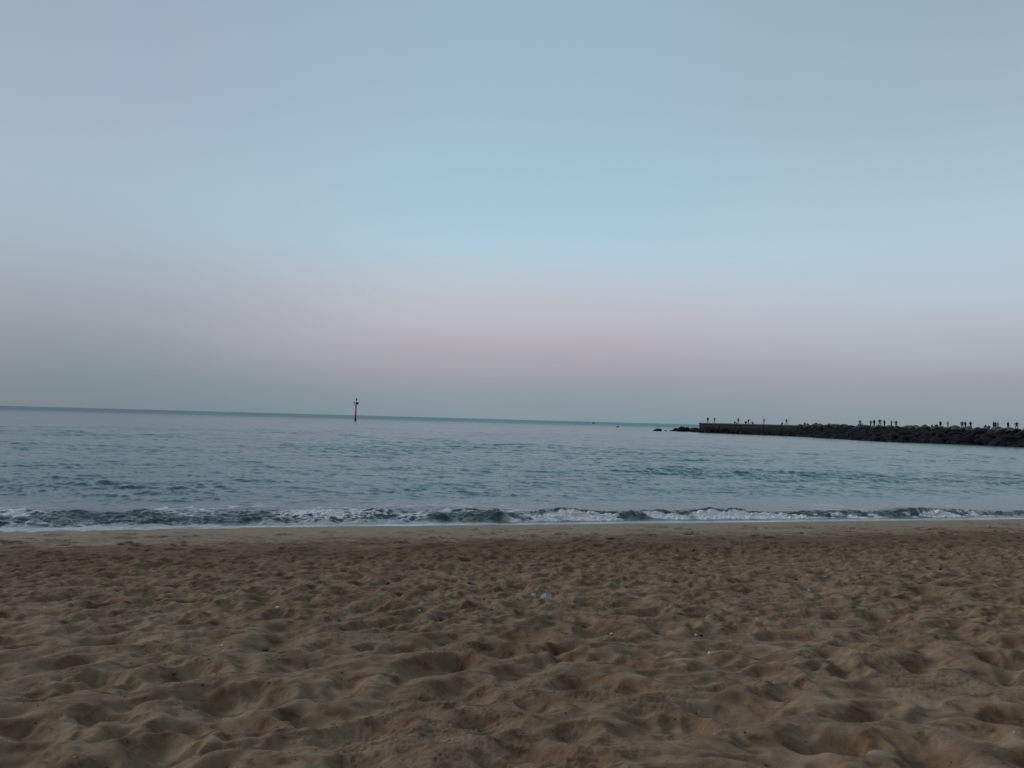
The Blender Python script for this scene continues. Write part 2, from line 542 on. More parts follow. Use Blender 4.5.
def add_rock(bm, c, size, g, sub=2, flat=0.7, ang=None):
    """a faceted boulder: an icosphere cut by random planes"""
    r = bmesh.ops.create_icosphere(bm, subdivisions=sub, radius=1)
    vs_ = r['verts']
    planes = []
    for _ in range(9):
        n = Vector((g.normal(), g.normal(), g.normal())).normalized()
        planes.append((n, g.uniform(0.55, 0.85)))
    for v_ in vs_:
        p = v_.co.copy()
        for n, d in planes:
            t = p.dot(n)
            if t > d:
                p -= n * (t - d) * 0.92
        p *= 1 + g.normal(0, 0.025)
        v_.co = p
    sx, sy, sz = size
    M = Matrix.Translation(c) @ Matrix.Rotation(g.uniform(0, 6.28), 4, 'Z') @ Matrix.Rotation(g.normal(0, 0.3), 4, 'X') @ Matrix.Diagonal((sx * 1.25, sy * 1.25, sz * 1.25, 1))
    bmesh.ops.transform(bm, matrix=M, verts=vs_)


def rock_obj(name, loc, size, mat, seed, label, cat='rock', group=None, sub=3, parent=None):
    bm = bmesh.new()
    add_rock(bm, Vector((0, 0, 0)), size, np.random.default_rng(seed), sub)
    o = obj(name, bm, mat, parent, loc=loc)
    return tag(o, label, cat, group)


# ---------------------------------------------------------------- jetty
def rock_mat(name, dry, wetc, z_wet):
    m, nt, b = new_mat(name)
    geo = node(nt, 'ShaderNodeNewGeometry').outputs['Position']
    sep = node(nt, 'ShaderNodeSeparateXYZ'); nt.links.new(geo, sep.inputs[0])
    n_ = noise(nt, 0.7, 5, 0.65, geo)
    n2_ = noise(nt, 5.0, 4, 0.65, geo)
    z = mathn(nt, 'ADD', sep.outputs['Z'], mathn(nt, 'MULTIPLY_ADD', n_, 2.4, -1.2))
    f_ = mathn(nt, 'MULTIPLY_ADD', z, 1 / 0.9, -z_wet / 0.9, clamp=True)
    d = ramp(nt, n2_, [(0.3, tuple(c * .6 for c in dry)), (0.7, tuple(c * 1.3 for c in dry))])
    w = ramp(nt, n2_, [(0.3, tuple(c * .6 for c in wetc)), (0.7, tuple(c * 1.5 for c in wetc))])
    nt.links.new(mix(nt, f_, w, d), b.inputs['Base Color'])
    b.inputs['Roughness'].default_value = 0.85
    b.inputs['Specular IOR Level'].default_value = 0.2
    bump(nt, n2_, 0.6, 0.08, b)
    return m


ROCK_DARK = rock_mat('weed_dark_rock', (0.036, 0.042, 0.047), (0.008, 0.010, 0.014), 3.4)
ROCK_PALE = rock_mat('pale_rock', (0.14, 0.15, 0.155), (0.03, 0.034, 0.04), 3.1)
CONC = rock_mat('stained_concrete', (0.050, 0.058, 0.060), (0.014, 0.019, 0.022), 1.7)
CAPM = simple_mat('concrete_cap', (0.095, 0.108, 0.108), 0.9, 0.3, 1.5, 0.01)

DECK = 3.5
A_ = Vector((68.3, 281, 0)); B_ = Vector((91.0, 246, 0))
dirv = (B_ - A_).normalized()
perp = Vector((dirv.y, -dirv.x, 0)) * -1     # away from the viewer's side
if perp.x < 0:
    perp = -perp
Ln = (B_ - A_).length
wall = empty('jetty', (A_.x, A_.y, 0), math.atan2(dirv.y, dirv.x), 'dark concrete jetty wall with a paler cap forming the sea end of the breakwater', 'jetty')
# in local space: x along the wall, +y is away from the viewer
bays = [0, 9.5, 19, 28.5, 35.8, Ln + 1.5]
for i in range(len(bays) - 1):
    bm = bmesh.new()
    dz = (0, .05, -.02, .03, .0)[i]
    add_box(bm, bays[i] + 0.06, bays[i + 1] - 0.06, 0 + 0.1 * (i % 2), 6.5, -1.6, DECK - 0.42, 0.07)
    obj('wall_block', bm, CONC, wall)
    bm = bmesh.new()
    add_box(bm, bays[i] + 0.03, bays[i + 1] - 0.03, -0.28, 6.8, DECK - 0.417, DECK + dz * 0.3, 0.04)
    obj('cap', bm, CAPM, wall)

toe = [(91.0, 246), (87.5, 225), (86.8, 208), (86.2, 190), (87.5, 179), (94, 177), (99, 174), (102, 166), (105, 155), (111, 140), (128, 110), (165, 60)]
crest = [(92.6, 247), (93.5, 232), (97, 215), (101, 200), (103.5, 190), (105.5, 183), (107.5, 177), (110, 169), (115.5, 157), (122, 145), (139, 115), (176, 66)]
toe = [Vector((a, c_, 0)) for a, c_ in toe]; crest = [Vector((a, c_, 0)) for a, c_ in crest]


def pl(P, t):
    t = min(max(t, 0), len(P) - 1.0001); i = int(t)
    return P[i].lerp(P[i + 1], t - i)


# rubble: too many and too dark to count, one mass
g = np.random.default_rng(8)
bm = bmesh.new()
t = 0.0
while t < 10.6:
    seg = (pl(crest, t + 0.05) - pl(crest, t)).length / 0.05
    wdt = (pl(crest, t) - pl(toe, t)).length
    nrow = max(5, int(wdt / 1.5))
    for k in range(nrow):
        q = (k + g.uniform(-.3, .3)) / (nrow - 1)
        p = pl(toe, t + g.uniform(-.06, .06)).lerp(pl(crest, t), q)
        zt = -0.5 + (DECK - 0.2) * min(1, max(0, q)) ** 0.62 + g.normal(0, 0.16)
        s = g.uniform(0.8, 1.35) * (1.15 if q < .5 else 0.9)
        add_rock(bm, Vector((p.x, p.y, zt)), (s * g.uniform(.8, 1.3), s * g.uniform(.8, 1.2), s * g.uniform(.6, .9)), g, 2)
    t += 1.35 / max(seg, 1e-3)
for i in range(95):
    a_ = g.uniform(-0.5, Ln + 2)
    hgt_r = 0.35 + 1.5 * float(fbm(np.array([a_ / 5.0]), np.array([3.0]), 2, 12)[0]) ** 2
    q_ = A_ + dirv * a_ - perp * g.uniform(-0.1, 1.6)
    add_rock(bm, Vector((q_.x, q_.y, g.uniform(-.3, hgt_r))), (g.uniform(.4, .9), g.uniform(.4, .8), g.uniform(.3, .6)), g, 2)
tag(obj('rock_rubble', bm, ROCK_DARK), 'dark weed covered rubble slope of the breakwater at the waterline', 'rubble', kind='stuff')
# core and walkway under the stones
bm = bmesh.new()
n = 60
rows = []
for i in range(n + 1):
    t = 10.9 * i / n
    a = pl(toe, t); c_ = pl(crest, t)
    d = (pl(crest, t + 0.05) - pl(crest, t)).normalized(); pr = Vector((-d.y, d.x, 0))
    if pr.x < 0:
        pr = -pr
    pts = [a.lerp(c_, 0.05) + Vector((0, 0, -1.5)), a.lerp(c_, 0.5) + Vector((0, 0, 1.0)), c_ + Vector((0, 0, DECK - .5)), c_ + pr * 0.3 + Vector((0, 0, DECK - .02)),
           c_ + pr * 5.5 + Vector((0, 0, DECK)), c_ + pr * 5.6 + Vector((0, 0, -1.5))]
    rows.append([bm.verts.new(p) for p in pts])
for i in range(n):
    for k in range(5):
        bm.faces.new((rows[i][k], rows[i][k + 1], rows[i + 1][k + 1], rows[i + 1][k]))
bm.faces.new(rows[0]); bm.faces.new(rows[-1][::-1])
bmesh.ops.recalc_face_normals(bm, faces=bm.faces)
tag(obj('breakwater', bm, CONC), 'long dark breakwater core with a walkway on top behind the rocks', 'breakwater')

# pale stones along the crest, each one a thing
g = np.random.default_rng(21)
t = 0.15; k = 0
protos = []
for s_ in range(7):
    bm = bmesh.new(); add_rock(bm, Vector((0, 0, 0)), (1, 1, 0.72), np.random.default_rng(300 + s_), 3)
    me = bpy.data.meshes.new('boulder'); bm.to_mesh(me); bm.free(); me.materials.append(ROCK_PALE); protos.append(me)
while t < 9.3 and k < 120:
    seg = (pl(crest, t + 0.05) - pl(crest, t)).length / 0.05
    for rowq, pr_ in ((0.98, 0.85), (0.80, 0.75), (0.62, 0.45)):
        if g.uniform() > pr_:
            continue
        wdt = (pl(crest, t) - pl(toe, t)).length
        q = 1 - (1 - rowq) * min(1, 7.0 / wdt) + g.uniform(-.02, .02)
        p = pl(toe, t).lerp(pl(crest, t), q)
        s = g.uniform(0.55, 0.95)
        o = bpy.data.objects.new('boulder', protos[k % 7])
        o.location = (p.x + g.normal(0, .3), p.y + g.normal(0, .3), -0.5 + (DECK - 0.2) * q ** 0.62 + 0.55 * s + (0.15 if rowq > .9 else .35))
        o.scale = (s * g.uniform(.9, 1.5), s, s * g.uniform(.55, .95))
        o.rotation_euler = (g.normal(0, .25), g.normal(0, .25), g.uniform(0, 6.28))
        col.objects.link(o)
        tag(o, 'pale grey boulder lying on the top edge of the dark rock breakwater', 'boulder', 'pale boulders along the breakwater crest')
        k += 1
    t += g.uniform(1.3, 2.3) / seg

# stones off the sea end and the two lone ones
end = [
    (657.0, 431.0, 2.6, 0.9, 'lone low dark rock awash, furthest from the jetty end'),
    (665.5, 431.0, 1.0, 0.30, 'thin sliver of dark rock just above the water left of the jetty end'),
    (671.0, 431.0, 1.2, 0.35, 'flat dark rock barely above water beside the breaking splash'),
    (676.0, 431.2, 2.2, 1.2, 'dark rock with white water breaking on its left side'),
    (682.0, 431.5, 2.8, 2.1, 'steep dark rock right behind the white splash at the jetty end'),
    (687.0, 431.6, 3.0, 1.9, 'broad dark rock second from the splash at the jetty end'),
    (692.0, 431.9, 2.6, 1.5, 'dark rock midway between the splash and the jetty wall'),
    (696.0, 432.1, 2.6, 1.9, 'dark rock leaning against the sea end of the jetty wall'),
    (700.5, 432.5, 1.9, 1.2, 'dark rock at the foot of the jetty wall corner'),
]
for i, (px, py, w, h, lab) in enumerate(end):
    p = at_z(px, py, 0)
    rock_obj('rock', (p.x, p.y, h * 0.15), (w / 1.6, w / 1.9, h * 0.72), ROCK_DARK, 50 + i, lab, 'rock', 'dark rocks off the jetty end')
p = at_z(617.5, 427.3, 0)
rock_obj('rock', (p.x, p.y, 0.0), (1.3, 0.9, 0.5), ROCK_DARK, 71, 'tiny dark rock awash far out between the boat and the lone rock', 'rock')

FOAMM = simple_mat('white_spray', (0.86, 0.89, 0.9), 0.8, 0.12, 9.0)
g = np.random.default_rng(5)
bm = bmesh.new()
p = at_z(678.4, 430.6, 0)
for _ in range(46):
    r = bmesh.ops.create_icosphere(bm, subdivisions=1, radius=g.uniform(.2, .45))
    bmesh.ops.translate(bm, vec=(p.x + g.normal(0, .55), p.y - 3.4 + g.normal(0, .4), abs(g.normal(0, 1.0))), verts=r['verts'])
tag(obj('wave_splash', bm, FOAMM, smooth=True), 'white wave splash breaking on the rocks off the jetty end', 'splash', kind='stuff')

# ---------------------------------------------------------------- froth clumps on the shore break
g = np.random.default_rng(15)
cand = np.argwhere((foam > 0.68) & (VV > 0.55) & (VV < 2.6) & (np.abs(WX) < WY * 0.8))
cand = cand[g.choice(len(cand), size=min(2400, len(cand)), replace=False)]
base_bm = bmesh.new(); bmesh.ops.create_icosphere(base_bm, subdivisions=1, radius=1)
bv = np.array([v_.co[:] for v_ in base_bm.verts]); bf = np.array([[v_.index for v_ in f_.verts] for f_ in base_bm.faces]); base_bm.free()
vsl = []; fsl = []
for i, (a, c_) in enumerate(cand):
    s = g.gamma(2.0, 0.006) + 0.005
    pz = Z[a, c_] + s * 0.3
    vsl.append(bv * np.array([s * g.uniform(1, 2.4), s, s * g.uniform(.6, 1.0)]) * (1 + g.normal(0, .12, (len(bv), 1))) + np.array([WX[a, c_] + g.normal(0, .02), WY[a, c_] + g.normal(0, .02), pz]))
    fsl.append(bf + i * len(bv))
if vsl:
    me = bpy.data.meshes.new('sea_foam')
    me.from_pydata(np.concatenate(vsl).tolist(), [], np.concatenate(fsl).tolist())
    me.polygons.foreach_set('use_smooth', [True] * len(me.polygons))
    me.materials.append(FOAMM)
    o = bpy.data.objects.new('sea_foam', me); col.objects.link(o)
    tag(o, 'white froth tumbling down the small shore break', 'foam', kind='stuff')

# ---------------------------------------------------------------- beacon
RED = simple_mat('red_paint', (0.98, 0.15, 0.31), 0.45, 0.15, 2.0)
DARKM = simple_mat('dark_metal', (0.09, 0.10, 0.11), 0.5, 0.2, 4.0)
GLASS = simple_mat('lantern_glass', (0.25, 0.05, 0.06), 0.15, 0.1, 3.0)
p = at_z(355.4, 421.0, 0)
bc = empty('beacon', (p.x, p.y, 0), 0.0, 'thin red beacon pole with dark top marks standing far out in the sea', 'beacon')
bm = bmesh.new(); add_tube(bm, (0, 0, -3), (0, 0, 1.1), 0.55, 0.50, 20); add_tube(bm, (0, 0, 1.1), (0, 0, 1.25), 0.72, 0.72, 20)
obj('base', bm, DARKM, bc, False)
bm = bmesh.new(); add_tube(bm, (0, 0, 1.25), (0, 0, 7.7), 0.44, 0.36, 20)
for zz_ in (2.9, 4.5, 6.1):
    add_tube(bm, (0, 0, zz_), (0, 0, zz_ + 0.1), 0.42, 0.42, 20)
obj('pole', bm, RED, bc, True)
bm = bmesh.new()
for sx in (-.2, .2):
    add_tube(bm, (sx, -0.48, 0.9), (sx, -0.40, 7.7), 0.025, 0.025, 6)
for i in range(22):
    add_tube(bm, (-.2, -0.47, 1.2 + i * .3), (.2, -0.47, 1.2 + i * .3), 0.018, 0.018, 6)
obj('ladder', bm, RED, bc)
bm = bmesh.new(); add_tube(bm, (0, 0, 7.7), (0, 0, 7.82), 0.85, 0.85, 20)
obj('platform', bm, DARKM, bc)
bm = bmesh.new()
for i in range(10):
    a = i * math.tau / 10; a2 = (i + 1) * math.tau / 10
    q0 = Vector((.8 * math.cos(a), .8 * math.sin(a), 7.8)); q1 = Vector((.8 * math.cos(a2), .8 * math.sin(a2), 7.8))
    add_tube(bm, q0, q0 + Vector((0, 0, .85)), .025, .025, 6)
    for hz in (.45, .85):
        add_tube(bm, q0 + Vector((0, 0, hz)), q1 + Vector((0, 0, hz)), .022, .022, 6)
obj('railing', bm, DARKM, bc)
bm = bmesh.new()
add_box(bm, -1.3, -.45, -.35, -.28, 8.55, 9.15, .02); add_box(bm, .15, 1.35, -.38, -.3, 8.15, 9.15, .02)
add_tube(bm, (-1.3, 0, 8.85), (1.35, 0, 8.85), .05, .05, 8)
obj('solar_panel', bm, DARKM, bc)
bm = bmesh.new(); add_tube(bm, (0, 0, 7.8), (0, 0, 9.3), .14, .12, 12)
obj('mast', bm, DARKM, bc)
bm = bmesh.new(); add_tube(bm, (0, 0, 9.3), (0, 0, 9.75), .2, .2, 14); 
lan = obj('lantern', bm, GLASS, bc)
bm = bmesh.new(); add_tube(bm, (.12, 0, 9.75), (.12, 0, 10.0), .04, .04, 8); add_tube(bm, (.12, 0, 10.0), (.12, 0, 11.5), .55, .03, 16)
obj('topmark', bm, DARKM, bc)

# ---------------------------------------------------------------- far boat
CABIN = simple_mat('grey_cabin_paint', (0.28, 0.32, 0.33), 0.5, 0.1, 3)
HULL = simple_mat('white_hull', (0.6, 0.63, 0.64), 0.4, 0.06, 3)
p = at_z(593.3, 423.0, 0); p = Vector((p.x / p.y * 1150, 1150, 0))
bt = empty('motor_boat', (p.x, p.y, 0), R(35), 'tiny pale boat with a grey cabin right on the horizon', 'boat')
bm = bmesh.new()
st = [(-3.2, .95, .0, .95), (-1.5, 1.15, -.1, 1.0), (.5, 1.15, -.1, 1.08), (2.2, .75, .0, 1.25), (3.5, .06, .35, 1.5)]
rw = []
for x_, w_, kz, dz_ in st:
    rw.append([bm.verts.new((x_, a, c_)) for a, c_ in ((-w_, dz_), (-w_ * .8, .35), (0, kz - .2), (w_ * .8, .35), (w_, dz_))])
for i in range(4):
    for k in range(4):
        bm.faces.new((rw[i][k], rw[i][k + 1], rw[i + 1][k + 1], rw[i + 1][k]))
    bm.faces.new((rw[i][4], rw[i][0], rw[i + 1][0], rw[i + 1][4]))
bm.faces.new(rw[0]); bm.faces.new(rw[-1][::-1])
bmesh.ops.recalc_face_normals(bm, faces=bm.faces)
obj('hull', bm, HULL, bt)
bm = bmesh.new(); add_box(bm, -1.6, .9, -.8, .8, 1.0, 2.5, .15)
obj('cabin', bm, CABIN, bt)
bm = bmesh.new(); add_tube(bm, (-.6, 0, 2.4), (-.6, 0, 4.3), .07, .05, 8); add_box(bm, -1.1, -.1, -.5, .5, 3.4, 3.6, .05)
obj('mast', bm, DARKM, bt)

# ---------------------------------------------------------------- gulls
BIRD = simple_mat('gull_feathers', (0.14, 0.16, 0.18), 0.8, 0.2, 8)


def gull(name, px, py, dist_, yaw, lift, label):
    bm = bmesh.new()
    # body: lofted rings
    prof_ = [(-.28, .015), (-.18, .05), (-.02, .075), (.12, .065), (.2, .045), (.26, .04), (.31, .012)]
    rings = []
    for x_, r_ in prof_:
        rings.append([bm.verts.new((x_, r_ * math.cos(a * math.tau / 8), r_ * .85 * math.sin(a * math.tau / 8))) for a in range(8)])
    for i in range(len(rings) - 1):
        for a in range(8):
            bm.faces.new((rings[i][a], rings[i][(a + 1) % 8], rings[i + 1][(a + 1) % 8], rings[i + 1][a]))
    bm.faces.new(rings[0][::-1]); bm.faces.new(rings[-1])
    for s in (-1, 1):
        pts = [(0.10, .04, -.12, .02), (.30, .28, -.06, .02 + lift), (.22, .62, -.09, .0 + lift * .9)]
        sec = [((.12, 0.04 * s, .02), (-.12, .04 * s, .02)), ((.16, .32 * s, .04 + lift), (-.05, .32 * s, .03 + lift)), ((.02, .68 * s, lift * .8), (-.07, .68 * s, lift * .8))]
        vv_ = []
        for f_, bk in sec:
            vv_.append([bm.verts.new((f_[0], f_[1], f_[2] + .012)), bm.verts.new((bk[0], bk[1], bk[2] + .006)), bm.verts.new((bk[0], bk[1], bk[2] - .006)), bm.verts.new((f_[0], f_[1], f_[2] - .012))])
        for i in range(2):
            for k in range(4):
                bm.faces.new((vv_[i][k], vv_[i][(k + 1) % 4], vv_[i + 1][(k + 1) % 4], vv_[i + 1][k]))
        bm.faces.new(vv_[2])
    bmesh.ops.recalc_face_normals(bm, faces=bm.faces)
    o = obj(name, bm, BIRD, None, True)
    o.location = at_y(px, py, dist_); o.rotation_euler = (0, 0.05, yaw)
    return tag(o, label, 'bird', 'two birds flying above the horizon')


gull('gull', 363.3, 288.9, 380, 0.4, 0.16, 'small far bird in flight, the left one of two above the red beacon')
gull('gull', 374.3, 290.0, 360, -0.3, 0.05, 'small far bird in flight, the right one of two above the red beacon')

# ---------------------------------------------------------------- people
SKIN = simple_mat('skin', (0.30, 0.17, 0.12), 0.6, 0.1, 8)
HAIR = simple_mat('dark_hair', (0.02, 0.016, 0.014), 0.7, 0.2, 20)
CL = {n: simple_mat(n + '_cloth', c_, 0.85, 0.2, 10) for n, c_ in dict(black=(.014, .014, .016), navy=(.02, .026, .045), grey=(.06, .065, .07), brown=(.05, .035, .028), red=(.12, .02, .02), pale=(.22, .23, .24)).items()}


def person_mesh(name, J, E, rad, region):
    """J joints, E bones, rad radius per joint, region joint->material slot"""
    me = bpy.data.meshes.new(name + '_skel')
    keys = list(J)
    me.from_pydata([J[k] for k in keys], [(keys.index(a), keys.index(c_)) for a, c_ in E], [])
    o = bpy.data.objects.new(name + '_skel', me); col.objects.link(o)
    sk = o.modifiers.new('s', 'SKIN'); sk.use_smooth_shade = True
    for i, k in enumerate(keys):
        d = me.skin_vertices[0].data[i]
        r_ = rad[k]
        d.radius = r_ if isinstance(r_, tuple) else (r_, r_)
        d.use_root = (k == 'pelvis')
    sb = o.modifiers.new('b', 'SUBSURF'); sb.levels = 2; sb.render_levels = 2
    dg = bpy.context.evaluated_depsgraph_get()
    out = bpy.data.meshes.new_from_object(o.evaluated_get(dg))
    bpy.data.objects.remove(o); bpy.data.meshes.remove(me)
    out.name = name
    out.materials.clear()
    for mm in (CL['black'], CL['navy'], SKIN, HAIR):
        out.materials.append(mm)
    P = {k: Vector(J[k]) for k in keys}
    for f_ in out.polygons:
        c_ = Vector(f_.center)
        best = None
        for a, bq in E:
            pa, pb = P[a], P[bq]
            d = pb - pa; tt = max(0, min(1, (c_ - pa).dot(d) / d.length_squared))
            dd = (pa + d * tt - c_).length
            if best is None or dd < best[0]:
                best = (dd, a if tt < .5 else bq)
        s = region.get(best[1], 0)
        if best[1] in ('head', 'crown'):
            hc = P['head']
            s = 3 if (c_.z > hc.z + 0.02 or c_.y > hc.y + 0.0) else 2
        f_.material_index = s
        f_.use_smooth = True
    zmin = min(v_.co.z for v_ in out.vertices)
    for v_ in out.vertices:
        v_.co.z -= zmin
    return out


E0 = [('pelvis', 'waist'), ('waist', 'chest'), ('chest', 'neck'), ('neck', 'head'), ('head', 'crown')]
for s in 'lr':
    E0 += [('chest', 'sh' + s), ('sh' + s, 'el' + s), ('el' + s, 'wr' + s), ('wr' + s, 'ha' + s),
           ('pelvis', 'hp' + s), ('hp' + s, 'kn' + s), ('kn' + s, 'an' + s), ('an' + s, 'to' + s)]
RAD = dict(pelvis=(.15, .12), waist=(.135, .10), chest=(.165, .115), neck=.055, head=(.085, .10), crown=.07)
REG = {}
for s in 'lr':
    RAD.update({'sh' + s: .062, 'el' + s: .045, 'wr' + s: .03, 'ha' + s: .035, 'hp' + s: .095, 'kn' + s: .06, 'an' + s: .042, 'to' + s: .038})
    REG.update({'ha' + s: 2, 'hp' + s: 1, 'kn' + s: 1, 'an' + s: 1, 'to' + s: 3})
REG.update(pelvis=1, neck=2, head=2, crown=3)


def pose(**kw):
    J = dict(pelvis=(0, 0, .95), waist=(0, 0, 1.12), chest=(0, 0, 1.36), neck=(0, 0, 1.50), head=(0, -.02, 1.62), crown=(0, -.01, 1.69))
    for s, g_ in (('l', 1), ('r', -1)):
        J.update({'sh' + s: (.19 * g_, 0, 1.41), 'el' + s: (.25 * g_, .02, 1.14), 'wr' + s: (.25 * g_, -.05, .90), 'ha' + s: (.25 * g_, -.07, .80),
                  'hp' + s: (.095 * g_, 0, .88), 'kn' + s: (.10 * g_, -.02, .48), 'an' + s: (.11 * g_, .02, .07), 'to' + s: (.13 * g_, -.15, .03)})
    J.update(kw)
    return J


POSES = {
    'stand': pose(),
    'walk': pose(knl=(.09, -.16, .50), anl=(.09, -.30, .10), tol=(.1, -.46, .07), knr=(-.09, .05, .48), anr=(-.09, .33, .12), tor=(-.1, .22, .04), ell=(.25, .12, 1.15), wrl=(.24, .2, .93), hal=(.24, .2, .85), elr=(-.25, -.06, 1.14), wrr=(-.22, -.24, .98), har=(-.21, -.3, .93)),
    'hands': pose(ell=(.36, .02, 1.2), wrl=(.22, -.08, 1.02), hal=(.15, -.1, 1.0), elr=(-.36, .02, 1.2), wrr=(-.22, -.08, 1.02), har=(-.15, -.1, 1.0), anl=(.22, .02, .07), tol=(.27, -.14, .03), anr=(-.22, .02, .07), tor=(-.27, -.14, .03), knl=(.17, -.03, .48), knr=(-.17, -.03, .48)),
    'rod': pose(ell=(.24, -.14, 1.2), wrl=(.10, -.34, 1.2), hal=(.06, -.41, 1.2), elr=(-.24, -.10, 1.16), wrr=(-.10, -.3, 1.05), har=(-.06, -.36, 1.04)),
    'sit': pose(pelvis=(0, .05, .16), waist=(0, .08, .33), chest=(0, .02, .56), neck=(0, -.03, .70), head=(0, -.08, .82), crown=(0, -.08, .89),
                shl=(.19, .0, .61), ell=(.26, -.15, .42), wrl=(.14, -.33, .42), hal=(.06, -.38, .42), shr=(-.19, .0, .61), elr=(-.26, -.15, .42), wrr=(-.14, -.33, .42), har=(-.06, -.38, .42),
                hpl=(.1, .0, .14), knl=(.14, -.38, .42), anl=(.12, -.50, .07), tol=(.13, -.66, .04), hpr=(-.1, .0, .14), knr=(-.14, -.38, .42), anr=(-.12, -.50, .07), tor=(-.13, -.66, .04)),
    'bend': pose(pelvis=(0, .1, .90), waist=(0, .0, 1.04), chest=(0, -.20, 1.16), neck=(0, -.33, 1.22), head=(0, -.45, 1.24), crown=(0, -.50, 1.27),
                 shl=(.19, -.24, 1.18), ell=(.22, -.30, .92), wrl=(.16, -.42, .72), hal=(.14, -.46, .64), shr=(-.19, -.24, 1.18), elr=(-.22, -.30, .92), wrr=(-.16, -.42, .72), har=(-.14, -.46, .64),
                 hpl=(.1, .08, .84), knl=(.11, -.02, .47), hpr=(-.1, .08, .84), knr=(-.11, -.02, .47)),
}
PM = {k: person_mesh('person_' + k, J, E0, RAD, REG) for k, J in POSES.items()}


def deck_point(px):
    """the spot on the walkway seen at picture column px"""
    slope = (px - 512) / F
    if px < 797:
        n_ = perp
        # a line 1.3 m behind the wall's face
        P0 = A_ + n_ * 1.2; D = dirv
        tt = (slope * P0.y - P0.x) / (D.x - slope * D.y)
        q = P0 + D * tt
        return Vector((q.x, q.y, DECK))
    for i in range(400):
        t = 11 * i / 400
        q = pl(crest, t) + Vector((1.4, 0.6, 0))
        if q.x / q.y >= slope:
            return Vector((q.x, q.y, DECK))
    return Vector((q.x, q.y, DECK))


people = [
    (708.6, 'stand', 1.80, 0.2, 'black', 'navy', 'person in black standing alone nearest the sea end of the jetty wall'),
    (715.2, 'hands', 1.75, 0.6, 'navy', 'black', 'second person from the sea end of the jetty, arms held at the waist'),
    (735.4, 'sit', 1.65, 0.9, 'black', 'black', 'person sitting on the wall to the left of a standing companion, nearest the sea end'),
    (739.0, 'stand', 1.72, -0.4, 'grey', 'black', 'person standing beside the seated one on the jetty wall'),
    (746.6, 'sit', 1.75, -0.3, 'navy', 'black', 'person crouching at the left foot of the bending person on the jetty wall'),
    (749.2, 'bend', 1.85, 2.2, 'black', 'navy', 'person bending forward between two seated people on the jetty wall'),
    (752.9, 'sit', 1.60, 0.5, 'brown', 'black', 'person sitting to the right of the bending one on the jetty wall'),
    (764.6, 'rod', 1.75, 0.9, 'black', 'black', 'lone person standing midway along the jetty wall with hands held forward'),
    (783.0, 'sit', 1.55, -0.8, 'grey', 'navy', 'small seated person left of a standing one near the joint of the jetty wall'),
    (787.3, 'walk', 1.85, 1.4, 'black', 'navy', 'person walking beside the small seated one near the joint of the jetty wall'),
    (799.5, 'sit', 1.75, 0.2, 'black', 'black', 'person sitting alone just past the right end of the jetty wall'),
    (808.0, 'sit', 1.35, 0.8, 'grey', 'black', 'low seated person where the first pale boulders begin'),
    (829.8, 'sit', 1.45, -0.4, 'navy', 'black', 'person sitting beside a humped pale boulder left of the big group'),
    (860.0, 'hands', 1.50, 0.1, 'black', 'black', 'stocky person in black standing apart at the left of the big group'),
    (862.2, 'sit', 1.60, 0.9, 'brown', 'black', 'person sitting close at the side of the stocky one in black'),
    (871.4, 'walk', 1.45, -0.9, 'grey', 'navy', 'slim person in grey at the left of the tallest group on the rocks'),
    (873.9, 'stand', 1.62, 0.4, 'black', 'navy', 'person in dark clothes directly right of the slim one in grey'),
    (880.3, 'hands', 1.72, -0.6, 'navy', 'black', 'tallest looking person in the middle of the group on the rocks'),
    (884.6, 'stand', 1.62, 1.7, 'black', 'black', 'person standing just right of the tallest one on the rocks'),
    (891.2, 'rod', 1.25, 0.7, 'brown', 'black', 'shorter person in brown right of the tallest group'),
    (896.3, 'stand', 1.18, -0.3, 'grey', 'black', 'short person in grey last at the right of the tallest group'),
    (931.8, 'sit', 1.60, 0.6, 'black', 'navy', 'left one of two people seated together on the rocks'),
    (936.3, 'sit', 1.80, -0.5, 'black', 'black', 'right one of two people seated together on the rocks'),
    (940.8, 'stand', 1.30, 0.3, 'navy', 'black', 'person standing right beside the two seated ones on the rocks'),
    (948.3, 'walk', 1.18, 1.4, 'pale', 'grey', 'thin person in pale clothes walking alone on the rocks'),
    (962.5, 'stand', 1.18, -0.2, 'black', 'navy', 'left one of a close standing pair on the rocks'),
    (965.4, 'stand', 1.22, 0.4, 'grey', 'black', 'right one of a close standing pair on the rocks'),
    (970.8, 'hands', 1.38, 0.2, 'black', 'black', 'person with hands at waist right of the close standing pair'),
    (985.8, 'sit', 1.85, 0.5, 'black', 'black', 'left one of two huddled seated people near the right edge'),
    (988.6, 'sit', 1.65, -0.6, 'brown', 'navy', 'right one of two huddled seated people near the right edge'),
    (993.3, 'hands', 1.28, 0.9, 'black', 'black', 'left one of two people standing shoulder to shoulder near the right edge'),
    (995.4, 'stand', 1.36, -0.2, 'navy', 'black', 'right one of two people standing shoulder to shoulder near the right edge'),
    (998.4, 'walk', 1.28, 1.2, 'pale', 'navy', 'thin person in pale top just right of the shoulder to shoulder pair'),
    (1008.5, 'stand', 1.28, 0.4, 'black', 'black', 'person standing second from the right edge of the picture'),
    (1016.4, 'hands', 1.32, -0.3, 'black', 'navy', 'person standing furthest right on the breakwater'),
]
